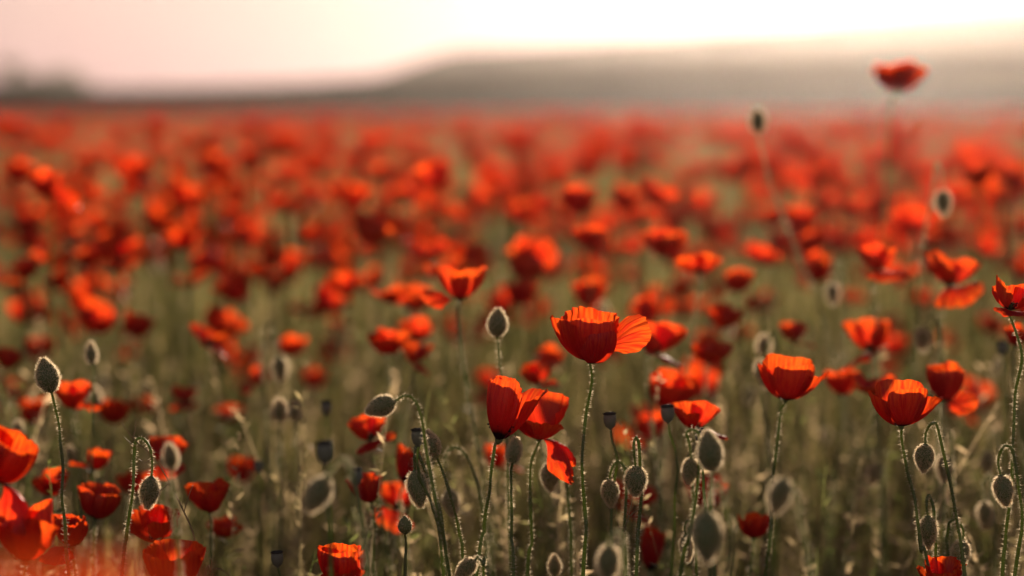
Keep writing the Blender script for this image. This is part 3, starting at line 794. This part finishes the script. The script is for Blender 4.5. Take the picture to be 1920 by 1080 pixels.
# ------------------------------------------------------------------ mid-field individuals: variants, then copies
def variant(kind, seed, height):
    """whole plant at the origin as shared meshes"""
    rng = np.random.default_rng(seed)
    lr, tc = rng.uniform(-34, 34), rng.uniform(-34, 34)
    M, ax = axis_matrix(lr, tc, rng.uniform(0, 360))
    axn = np.array(ax)
    Mn = np.array(M)
    head = np.array([rng.uniform(-0.03, 0.03), rng.uniform(-0.03, 0.03), height])
    C = catmull([head - axn * 0.003, head - axn * 0.02, np.array([head[0] * 0.7 + rng.uniform(-.015, .015), head[1] * 0.7, height * 0.6]), np.array([0, 0, -0.012])], 18)
    V, f = tube_np(C, np.linspace(0.001, 0.0016, len(C)), 5)
    hv, hf = stem_hairs(C[C[:, 2] > 0.14], 0.001, 4.0, 0.0022, seed)
    parts = [mesh_np('petal', (pv @ Mn.T) + head, pf, M_PETAL, UV=puv) for pv, pf, puv in
             (petal_np(**dict(s, nu=13, nv=9, L=s['L'] * 0.69)) for s in petal_specs(kind, seed))]
    return dict(stem=mesh_np('stem', V, f, M_STEM), hair=mesh_np('stem_hair', hv, hf, M_HAIR, smooth=False), petals=parts, kind=kind, h=height, head=head, M=M)

rng = np.random.default_rng(2024)
kinds = ['cup', 'bowl', 'bowl', 'cup', 'flop', 'bowl', 'flopcup', 'wide', 'closed', 'cup', 'flop', 'bowl', 'flopwide', 'cup', 'bowl', 'wide']
VARS = [variant(k, 300 + i, float(h)) for i, (k, h) in enumerate(zip(kinds + kinds[:8], rng.permutation(0.27 + 0.27 * np.linspace(0, 1, 24) ** 0.7)))]

N_IND = 300 - len(POPPIES)
HALF = 0.225                     # just over half the picture's width at depth 1
GAP0, GAP1 = 6.9, 10.4           # a bare track across the field
spots = []
tries = 0
while len(spots) < 2400 and tries < 200000:
    tries += 1
    z = math.sqrt(rng.uniform(2.55 ** 2, GAP0 ** 2))
    x = rng.uniform(-0.42, 0.42) * z if z > 4.2 else rng.uniform(-1, 1) * (0.25 * z + 0.75)
    dens = 0.55 + 0.45 * min(1, max(0, (z - 2.8) / 2.0))
    if 0.02 < x / z < 0.22 and z < 4.2:
        dens *= 0.75
    if math.sin(x * 2.1 + 1.3) * math.sin(z * 1.7 + x * 0.9) < -0.35:
        dens *= 0.45
    if rng.uniform() > dens:
        continue
    if any((x - a) ** 2 + (z - b) ** 2 < 0.055 ** 2 for a, b, in spots):
        continue
    spots.append((x, z))
    if len(spots) >= 1650:
        break
inside = sorted([s for s in spots if abs(s[0] / s[1]) < HALF], key=lambda s: s[1])
outside = [s for s in spots if abs(s[0] / s[1]) >= HALF] + inside[N_IND:]
inside = inside[:N_IND]
print('individuals', len(inside), 'mid-field to stuff', len(outside), 'furthest', inside[-1])
FORM = {'cup': 'deep cup shaped red poppy', 'bowl': 'rounded half open red poppy', 'wide': 'flat wide open red poppy', 'closed': 'narrow half closed red poppy',
        'flop': 'rounded red poppy with one petal drooping', 'flopcup': 'cup shaped red poppy with one petal drooping', 'flopwide': 'flat red poppy with one petal drooping'}
for k, (x, z) in enumerate(inside):
    v = VARS[int(rng.integers(len(VARS)))]
    s = min(float(np.clip(rng.normal(1.0, 0.07), 0.85, 1.15)), 0.545 / v['h'])
    band = 'standing shortly behind the front flowers' if z < 3.9 else ('in the middle of the massed field' if z < 5.6 else 'towards the bare track across the field')
    lab = FORM[v['kind']] + ' ' + band
    root = empty('poppy', (x, z, 0), lab, 'poppy', lab)
    root.rotation_euler = (0, 0, rng.uniform(0, 6.283))
    root.scale = (s, s, s)
    st = obj('stem', v['stem'], root)
    if z < 3.4:
        h = obj('stem_hair', v['hair'], st); h['kind'] = 'stuff'
    for pm in v['petals']:
        obj('petal', pm, root)
    if z < 4:
        o = obj('stamens', ME_STAM, root)
        o.matrix_local = Matrix.Translation(Vector(v['head'])) @ v['M'].to_4x4()

# buds scattered in the middle of the field
def bud_variant(seed, nod, height):
    rng = np.random.default_rng(seed)
    L = rng.uniform(0.017, 0.023)
    if nod:
        a = np.array([0.016, 0, height - 0.03])
        P = [a, a + [0, 0, 0.014], [0.009, 0, height], [0, 0, height - 0.012], [-0.004, 0.004, height * 0.7], [0.005, 0.0, height * 0.4], [0, 0, -0.012]]
        axv = np.array([0.05, 0.05, -1.0])
    else:
        a = np.array([0.01, 0, height - L])
        P = [a, a - [0.001, 0, 0.02], [-0.004, 0.004, height * 0.7], [0.005, 0.0, height * 0.4], [0, 0, -0.012]]
        axv = np.array([0.12, 0.05, 1.0])
    C = catmull(P, 26)
    V, f = tube_np(C, np.linspace(0.0008, 0.0014, len(C)), 5)
    hv, hf = stem_hairs(C[C[:, 2] > 0.14], 0.001, 5.0, 0.0022, seed)
    mb, mh = bud_mesh(L, rng.uniform(0.46, 0.66), seed, 900, 1.3)
    return dict(stem=mesh_np('stem', V, f, M_STEM), hair=mesh_np('stem_hair', hv, hf, M_HAIR, smooth=False), head=mb, bh=mh, a=a, ax=axv)
BV = [bud_variant(700 + i, i % 3 != 0, float(rng.uniform(0.36, 0.52))) for i in range(6)]
for k in range(95):
    z = math.sqrt(rng.uniform(1.95 ** 2, 5.2 ** 2)); x = rng.uniform(-HALF, HALF) * z
    bi = int(rng.integers(6))
    v = BV[bi]
    s = float(rng.uniform(0.75, 1.0))
    lab = ('hanging green bud on a hooked stem' if bi % 3 else 'upright green bud') + (' in the grass shortly behind the front flowers' if z < 3.4 else ' deep among the massed poppies')
    root = empty('poppy_bud', (x, z, 0), lab, 'poppy bud', lab)
    root.rotation_euler = (0, 0, rng.uniform(0, 6.283)); root.scale = (s, s, s)
    st = obj('stem', v['stem'], root)
    h = obj('stem_hair', v['hair'], st); h['kind'] = 'stuff'
    h = obj('bud_head', v['head'], root); orient(h, v['a'], v['ax'], 0)
    h2 = obj('bud_hair', v['bh'], h); h2['kind'] = 'stuff'

# ------------------------------------------------------------------ the rest of the poppies: one mass
def template(kind, seed, nu, nv, height, stem_k):
    rng = np.random.default_rng(seed)
    M, ax = axis_matrix(rng.uniform(-20, 20), rng.uniform(-20, 20), 0)
    Mn = np.array(M)
    Vs, Fs, Us, mi = [], [], [], []
    o = 0
    for s in petal_specs(kind, seed):
        V, f, UV = petal_np(**dict(s, nu=nu, nv=nv, L=s['L'] * 0.74))
        Vs.append(V @ Mn.T + [0, 0, height]); Fs.append(f + o); Us.append(UV); mi.append(np.zeros(len(f))); o += len(V)
    w = 0.0013                       # a slim three-sided stem with a slight bow
    b = rng.uniform(-0.02, 0.02, 2)
    SV = np.array([(w * math.cos(a) + b[0] * q, w * math.sin(a) + b[1] * q, z) for z, q in ((height, 0), (height * 0.55, 1), (0, 0)) for a in (0, 2.094, 4.189)])
    SF = np.array([(r * 3 + i, r * 3 + (i + 1) % 3, r * 3 + 3 + (i + 1) % 3, r * 3 + 3 + i) for r in range(2) for i in range(3)])
    Vs.append(SV); Fs.append(SF + o); Us.append(np.zeros((9, 2))); mi.append(np.ones(6))
    return np.vstack(Vs), np.vstack(Fs), np.vstack(Us), np.concatenate(mi)

def scatter(name, temps, pos, rot, sc, pick):
    Vs, Fs, Us, mi = [], [], [], []
    o = 0
    for t, (V, f, U, m) in enumerate(temps):
        idx = np.where(pick == t)[0]
        if not len(idx):
            continue
        c, s = np.cos(rot[idx])[:, None], np.sin(rot[idx])[:, None]
        k = sc[idx][:, None]
        X = (V[None, :, 0] * c - V[None, :, 1] * s) * k + pos[idx, 0][:, None]
        Y = (V[None, :, 0] * s + V[None, :, 1] * c) * k + pos[idx, 1][:, None]
        Zz = V[None, :, 2] * k + pos[idx, 2][:, None]
        Vs.append(np.stack([X, Y, Zz], -1).reshape(-1, 3))
        Fs.append((f[None] + (np.arange(len(idx)) * len(V))[:, None, None] + o).reshape(-1, f.shape[1]))
        Us.append(np.tile(U, (len(idx), 1))); mi.append(np.tile(m, len(idx)))
        o += len(idx) * len(V)
    return mesh_np(name, np.vstack(Vs), np.vstack(Fs), [M_PETAL, M_STEM], UV=np.vstack(Us), midx=np.concatenate(mi))

def ring(z0, z1, half, dens, rng, side=0.0):
    """even scatter over the strip of ground between depths z0 and z1, half*z + side to either hand"""
    n = int((half * (z1 ** 2 - z0 ** 2) + 2 * side * (z1 - z0)) * dens)
    out = np.zeros((0, 2))
    while len(out) < n:
        z = rng.uniform(z0, z1, n * 2); x = rng.uniform(-1, 1, n * 2) * (half * z1 + side)
        k = np.abs(x) < half * z + side
        out = np.concatenate([out, np.stack([x[k], z[k]], 1)])
    out = out[:n]
    return np.concatenate([out, np.zeros((n, 1))], 1)

rg = np.random.default_rng(77)
tn = [template(k, 40 + i, 9, 6, h, 3) for i, (k, h) in enumerate([('cup', .46), ('bowl', .50), ('cup', .38), ('flop', .44), ('bowl', .34), ('cup', .52)])]
tf = [template(k, 60 + i, 3, 3, h, 3) for i, (k, h) in enumerate([('cup', .46), ('bowl', .50), ('wide', .45), ('bowl', .53), ('wide', .49)])]
side_ = ring(1.3, 2.6, 0.25, 24, rg, 0.8)
side_ = side_[np.abs(side_[:, 0]) > 0.23 * side_[:, 1] + 0.07]
near = np.concatenate([np.array([(x, z, 0) for x, z in outside]), side_])
mid = ring(GAP1, 26, 0.30, 19, rg, 0.8)
mid = mid[mid[:, 1] > GAP1 + 0.7 * np.sin(mid[:, 0] * 1.1)]
far = ring(26, 92, 0.30, 4.6, rg)
tm_ = [template(k, 50 + i, 6, 4, h, 3) for i, (k, h) in enumerate([('cup', .46), ('bowl', .50), ('cup', .38), ('flop', .44), ('bowl', .34), ('cup', .52)])]
for nm, lab, pts_, tm in (('poppy_crowd', 'crowd of further red poppies filling the near field up to the bare track', near, tn),
                          ('poppy_mass', 'carpet of red poppies beyond the bare track, up to the middle distance', mid, tm_),
                          ('distant_poppy_mass', 'far carpet of red poppies running to the foot of the hills', far, tf)):
    n = len(pts_)
    o = obj(nm, scatter(nm, tm, pts_, rg.uniform(0, 6.283, n), np.clip(rg.normal(0.95, 0.12, n), 0.6, 1.12), rg.integers(0, len(tm), n)))
    o['kind'] = 'stuff'; o['label'] = lab; o['category'] = 'poppies'
    print(nm, n, len(o.data.polygons))

# ------------------------------------------------------------------ grass and weeds
def blades(pts, hts, wid, lean, tint, rng):
    n = len(pts)
    ang = rng.uniform(0, 6.283, n); d = np.stack([np.cos(ang), np.sin(ang)], 1)
    wa = ang + 1.571 + rng.normal(0, 0.4, n); wd = np.stack([np.cos(wa), np.sin(wa)], 1)
    t = np.array([0, 0.35, 0.7, 1.0])
    ws = np.array([0.8, 1.0, 0.7, 0.0])
    V = np.zeros((n, 7, 3)); k = 0
    for i in range(4):
        c = np.concatenate([pts[:, :2] + d * (lean * hts * t[i] ** 2)[:, None], (hts * (t[i] - 0.25 * lean * t[i] ** 2))[:, None]], 1)
        if i < 3:
            off = np.concatenate([wd * (wid * ws[i] * 0.5)[:, None], np.zeros((n, 1))], 1)
            V[:, k] = c + off; V[:, k + 1] = c - off; k += 2
        else:
            V[:, k] = c
    o = np.arange(n)[:, None] * 7
    q = np.concatenate([o + [[0, 1, 3, 2]], o + [[2, 3, 5, 4]]]); tr = o + [[4, 5, 6]]
    return V.reshape(-1, 3), q, tr, np.repeat(tint, 7)

rg = np.random.default_rng(5)
def grass_zone(z0, z1, half, dens, h0, h1, w0, w1):
    p = ring(z0, z1, half - 0.11, dens, rg, 0.8)
    n = len(p)
    pat = 0.5 + 0.5 * np.sin(p[:, 0] * 3.1 + 1.0) * np.sin(p[:, 1] * 2.3 + p[:, 0])
    h = rg.uniform(h0, h1, n) * (0.80 + 0.25 * pat)
    return p, h, rg.uniform(w0, w1, n), np.abs(rg.normal(0.25, 0.2, n)), np.clip(rg.beta(2, 3.2, n) + (rg.uniform(size=n) < 0.10) * 0.5, 0, 1)
zones = [grass_zone(0.5, 1.35, 0.36, 900, 0.10, 0.25, .0015, .0035), grass_zone(1.35, 3.0, 0.36, 3900, 0.12, 0.36, .0010, .0038), grass_zone(3.0, 4.2, 0.36, 2600, 0.08, 0.30, .002, .005), grass_zone(4.2, 7.4, 0.36, 2000, 0.05, 0.24, .002, .006),
         grass_zone(7.4, 10.2, 0.36, 1200, 0.03, 0.12, .003, .008), grass_zone(10.2, 24, 0.34, 230, 0.1, 0.34, .006, .014), grass_zone(24, 90, 0.32, 14, 0.2, 0.42, .012, .03)]
A = [np.concatenate([z[i] for z in zones]) for i in range(5)]
V, q, tr, ti = blades(*A, rg)
o = obj('grass', mesh_np('grass', V, [q, tr], M_GRASS, tint=ti))
o['kind'] = 'stuff'; o['label'] = 'thick green and straw coloured grass under the poppies'; o['category'] = 'grass'
print('grass blades', len(A[0]))

def weeds(pts, rng, leaf, nl, h0, h1, dry):
    """feathery stalks: a slim stalk with small leaflets and, on dry ones, pale seed heads"""
    Vs, Qs, Ts = [], [], []
    o = 0
    for p in pts:
        h = rng.uniform(h0, h1)
        b = rng.normal(0, 0.05, 2) * 1.2
        t = np.linspace(0, 1, 5)
        C = np.stack([p[0] + b[0] * t ** 1.6, p[1] + b[1] * t ** 1.6, h * t], 1)
        w = 0.0006 * (1.4 - t)
        th = rng.uniform(0, 3.14)
        wd = np.array([math.cos(th), math.sin(th), 0])
        V = np.concatenate([C + wd * w[:, None], C - wd * w[:, None]])
        Q = np.array([(i, i + 1, i + 6, i + 5) for i in range(4)])
        is_dry = rng.uniform() < dry
        tv = rng.uniform(0.75, 1.0) if is_dry else rng.uniform(0.0, 0.55)
        tl = rng.uniform(0.35 if not is_dry else 0.55, 1.0, nl)
        c = np.stack([np.interp(tl, t, C[:, k]) for k in range(3)], 1)
        az = rng.uniform(0, 6.283, nl); el = rng.uniform(0.1, 1.0, nl)
        d = np.stack([np.cos(az) * np.cos(el), np.sin(az) * np.cos(el), np.sin(el)], 1)
        L = leaf * rng.uniform(0.4, 1.2, nl) * (1.35 - tl * 0.7)
        s = np.cross(d, rng.normal(size=(nl, 3))); s /= np.linalg.norm(s, axis=1)[:, None]
        wl = L * (0.11 if not is_dry else 0.14)
        LV = np.stack([c, c + d * (L * .45)[:, None] + s * wl[:, None], c + d * L[:, None], c + d * (L * .45)[:, None] - s * wl[:, None]], 1).reshape(-1, 3)
        LQ = np.arange(nl)[:, None] * 4 + np.array([[0, 1, 2, 3]]) + 10
        Vs.append(np.concatenate([V, LV])); Qs.append(np.concatenate([Q, LQ]) + o)
        Ts.append(np.concatenate([np.full(10, tv), np.clip(tv + rng.normal(0, .12, nl * 4), 0, 1)]))
        o += 10 + nl * 4
    return np.concatenate(Vs), np.concatenate(Qs), np.concatenate(Ts)
rw = np.random.default_rng(9)
V, q, ti = weeds(np.concatenate([ring(1.8, 3.0, 0.24, 380, rw, 0.6), ring(3.0, 5.5, 0.24, 60, rw, 0.6)]), rw, 0.017, 28, 0.22, 0.42, 0.45)
o = obj('wild_weeds', mesh_np('wild_weeds', V, q, M_SPRIG, tint=ti))
o['kind'] = 'stuff'; o['label'] = 'feathery weeds and pale dry seed heads between the poppies'; o['category'] = 'weeds'

# dry branching stalks in front
def dry_stalk(main, twigs, Z, label, seed):
    rng = np.random.default_rng(seed)
    P = [np.array(px(x, y, Z)) for x, y in main]
    P += ground_tail(P[-2], P[-1], rng)
    C = catmull(P, 40)
    root = empty('dry_stalk', (C[-1][0], C[-1][1], 0), label, 'dry stalk')
    base = np.array(root.location)
    V, f = tube_np(C - base, np.linspace(0.00025, 0.0008, len(C)), 5)
    obj('main_stalk', mesh_np('main_stalk', V, f, M_DRY), root)
    for tw in twigs:
        T = catmull([np.array(px(x, y, Z)) + np.array([0, rng.uniform(-.006, .006) * k, 0]) for k, (x, y) in enumerate(tw)], 10)
        V, f = tube_np(T - base, np.linspace(0.0004, 0.00016, len(T)), 5)
        obj('twig', mesh_np('twig', V, f, M_DRY), root)
dry_stalk([(228, 793), (250, 822), (288, 858), (318, 905), (345, 960), (365, 1010), (372, 1075)],
          [[(250, 822), (252, 800), (255, 785)], [(288, 858), (270, 868), (258, 858)], [(318, 905), (302, 918), (296, 912)], [(345, 960), (356, 925), (360, 912)], [(268, 838), (250, 834), (234, 814)]],
          1.66, 'dry branching stalk arching over the hooked hanging bud', 1)
dry_stalk([(420, 1068), (408, 1066), (395, 1072), (380, 1100)], [[(408, 1066), (424, 1070), (432, 1082)], [(395, 1072), (398, 1050), (396, 1040)]], 1.64, 'low reddish dry stalk beside the low orange rimmed poppy', 2)
dry_stalk([(1186, 935), (1178, 970), (1168, 1010), (1165, 1080)], [[(1178, 970), (1194, 958), (1202, 956)], [(1168, 1010), (1160, 985), (1158, 970)]], 1.68, 'thread thin dry stalk beside the bristly hooked bud stem', 3)
dry_stalk([(1142, 950), (1147, 975), (1146, 1000), (1152, 1080)], [[(1147, 975), (1155, 960), (1157, 950)], [(1146, 1000), (1138, 990), (1134, 976)]], 1.72, 'thread thin dry stalk hanging under the slim curled bud', 4)

# ------------------------------------------------------------------ small trees on the skyline
M_BARK = make_green('bark', (0.05, 0.04, 0.03), (0.09, 0.07, 0.05), (0.05, 0.04, 0.03), (0.05, 0.04, 0.03), 0.02, scale=3)
M_LEAF = make_green('tree_leaf', (0.035, 0.05, 0.018), (0.07, 0.085, 0.03), (0.08, 0.12, 0.02), (0.12, 0.15, 0.03), 0.4, scale=0.6)
def tree(x, ytop, Y, hpx, wpx, label, seed):
    rng = np.random.default_rng(seed)
    top = np.array(px(x, ytop, Y)); h = hpx * Y / F; w = wpx * Y / F
    base = np.array([top[0], Y, top[2] - h])
    root = empty('tree', base, label, 'tree')
    C = catmull([np.array([0, 0, -0.5]), np.array([w * .03, 0, h * .3]), np.array([-w * .03, 0, h * .65]), np.array([0, 0, h * .92])], 8)
    V, f = tube_np(C, np.linspace(h * .035, h * .006, len(C)), 6)
    Vs, Fs = [V], [f[0]]; o = len(V)
    for k in range(6):
        z = rng.uniform(.3, .75); a = rng.uniform(0, 6.28)
        D = catmull([np.array([0, 0, h * z]), np.array([math.cos(a) * w * .25, math.sin(a) * w * .25, h * (z + .12)]), np.array([math.cos(a) * w * .42, math.sin(a) * w * .42, h * (z + .2)])], 5)
        V, f = tube_np(D, np.linspace(h * .012, h * .003, len(D)), 5)
        Vs.append(V); Fs.append(f[0] + o); o += len(V)
    obj('trunk', mesh_np('trunk', np.vstack(Vs), np.vstack(Fs), M_BARK), root)
    n = 1500
    cl = np.stack([rng.normal(0, .24 * w, 22), rng.normal(0, .24 * w, 22), h * rng.uniform(.32, .95, 22)], 1)
    c = cl[rng.integers(22, size=n)] + rng.normal(0, 1, (n, 3)) * np.array([w * .10, w * .10, h * .07])
    d = rng.normal(size=(n, 3)); d /= np.linalg.norm(d, axis=1)[:, None]
    s = np.cross(d, rng.normal(size=(n, 3))); s /= np.linalg.norm(s, axis=1)[:, None]
    L = rng.uniform(.03, .07, n)[:, None] * h
    V = np.stack([c - d * L, c + s * L * .6, c + d * L, c - s * L * .6], 1).reshape(-1, 3)
    obj('crown', mesh_np('crown', V, np.arange(n)[:, None] * 4 + np.array([[0, 1, 2, 3]]), M_LEAF), root)
tree(22, 116, 258, 66, 34, 'narrow tall tree on the low skyline at the end of the field', 1)
tree(62, 140, 259, 42, 46, 'low rounded tree beside the narrow tall tree on the skyline', 2)
tree(104, 134, 258, 48, 56, 'broad bushy tree on the low skyline with a smaller one beside it', 3)
tree(146, 147, 260, 35, 44, 'small tree just beyond the broad bushy tree on the skyline', 4)

# ------------------------------------------------------------------ haze: warm evening air
def box_np(x0, x1, y0, y1, z0, z1):
    V = np.array([(x, y, z) for x in (x0, x1) for y in (y0, y1) for z in (z0, z1)])
    f = np.array([(0, 1, 3, 2), (4, 6, 7, 5), (0, 4, 5, 1), (2, 3, 7, 6), (0, 2, 6, 4), (1, 5, 7, 3)])
    return V, f
m, n, l = new_mat('evening_haze')
pv = N(n, 'ShaderNodeVolumePrincipled'); ho = N(n, 'ShaderNodeOutputMaterial')
pv.inputs['Color'].default_value = (1.0, 0.93, 0.90, 1)
pv.inputs['Density'].default_value = 0.00014
pv.inputs['Anisotropy'].default_value = 0.84
l.new(pv.outputs[0], ho.inputs['Volume'])
V, f = box_np(-430, 430, -130, 430, -1.5, 22)
hz = obj('haze', mesh_np('haze', V, f, m, smooth=False))
hz['kind'] = 'stuff'; hz['label'] = 'warm evening haze glowing in front of the hills'; hz['category'] = 'haze'
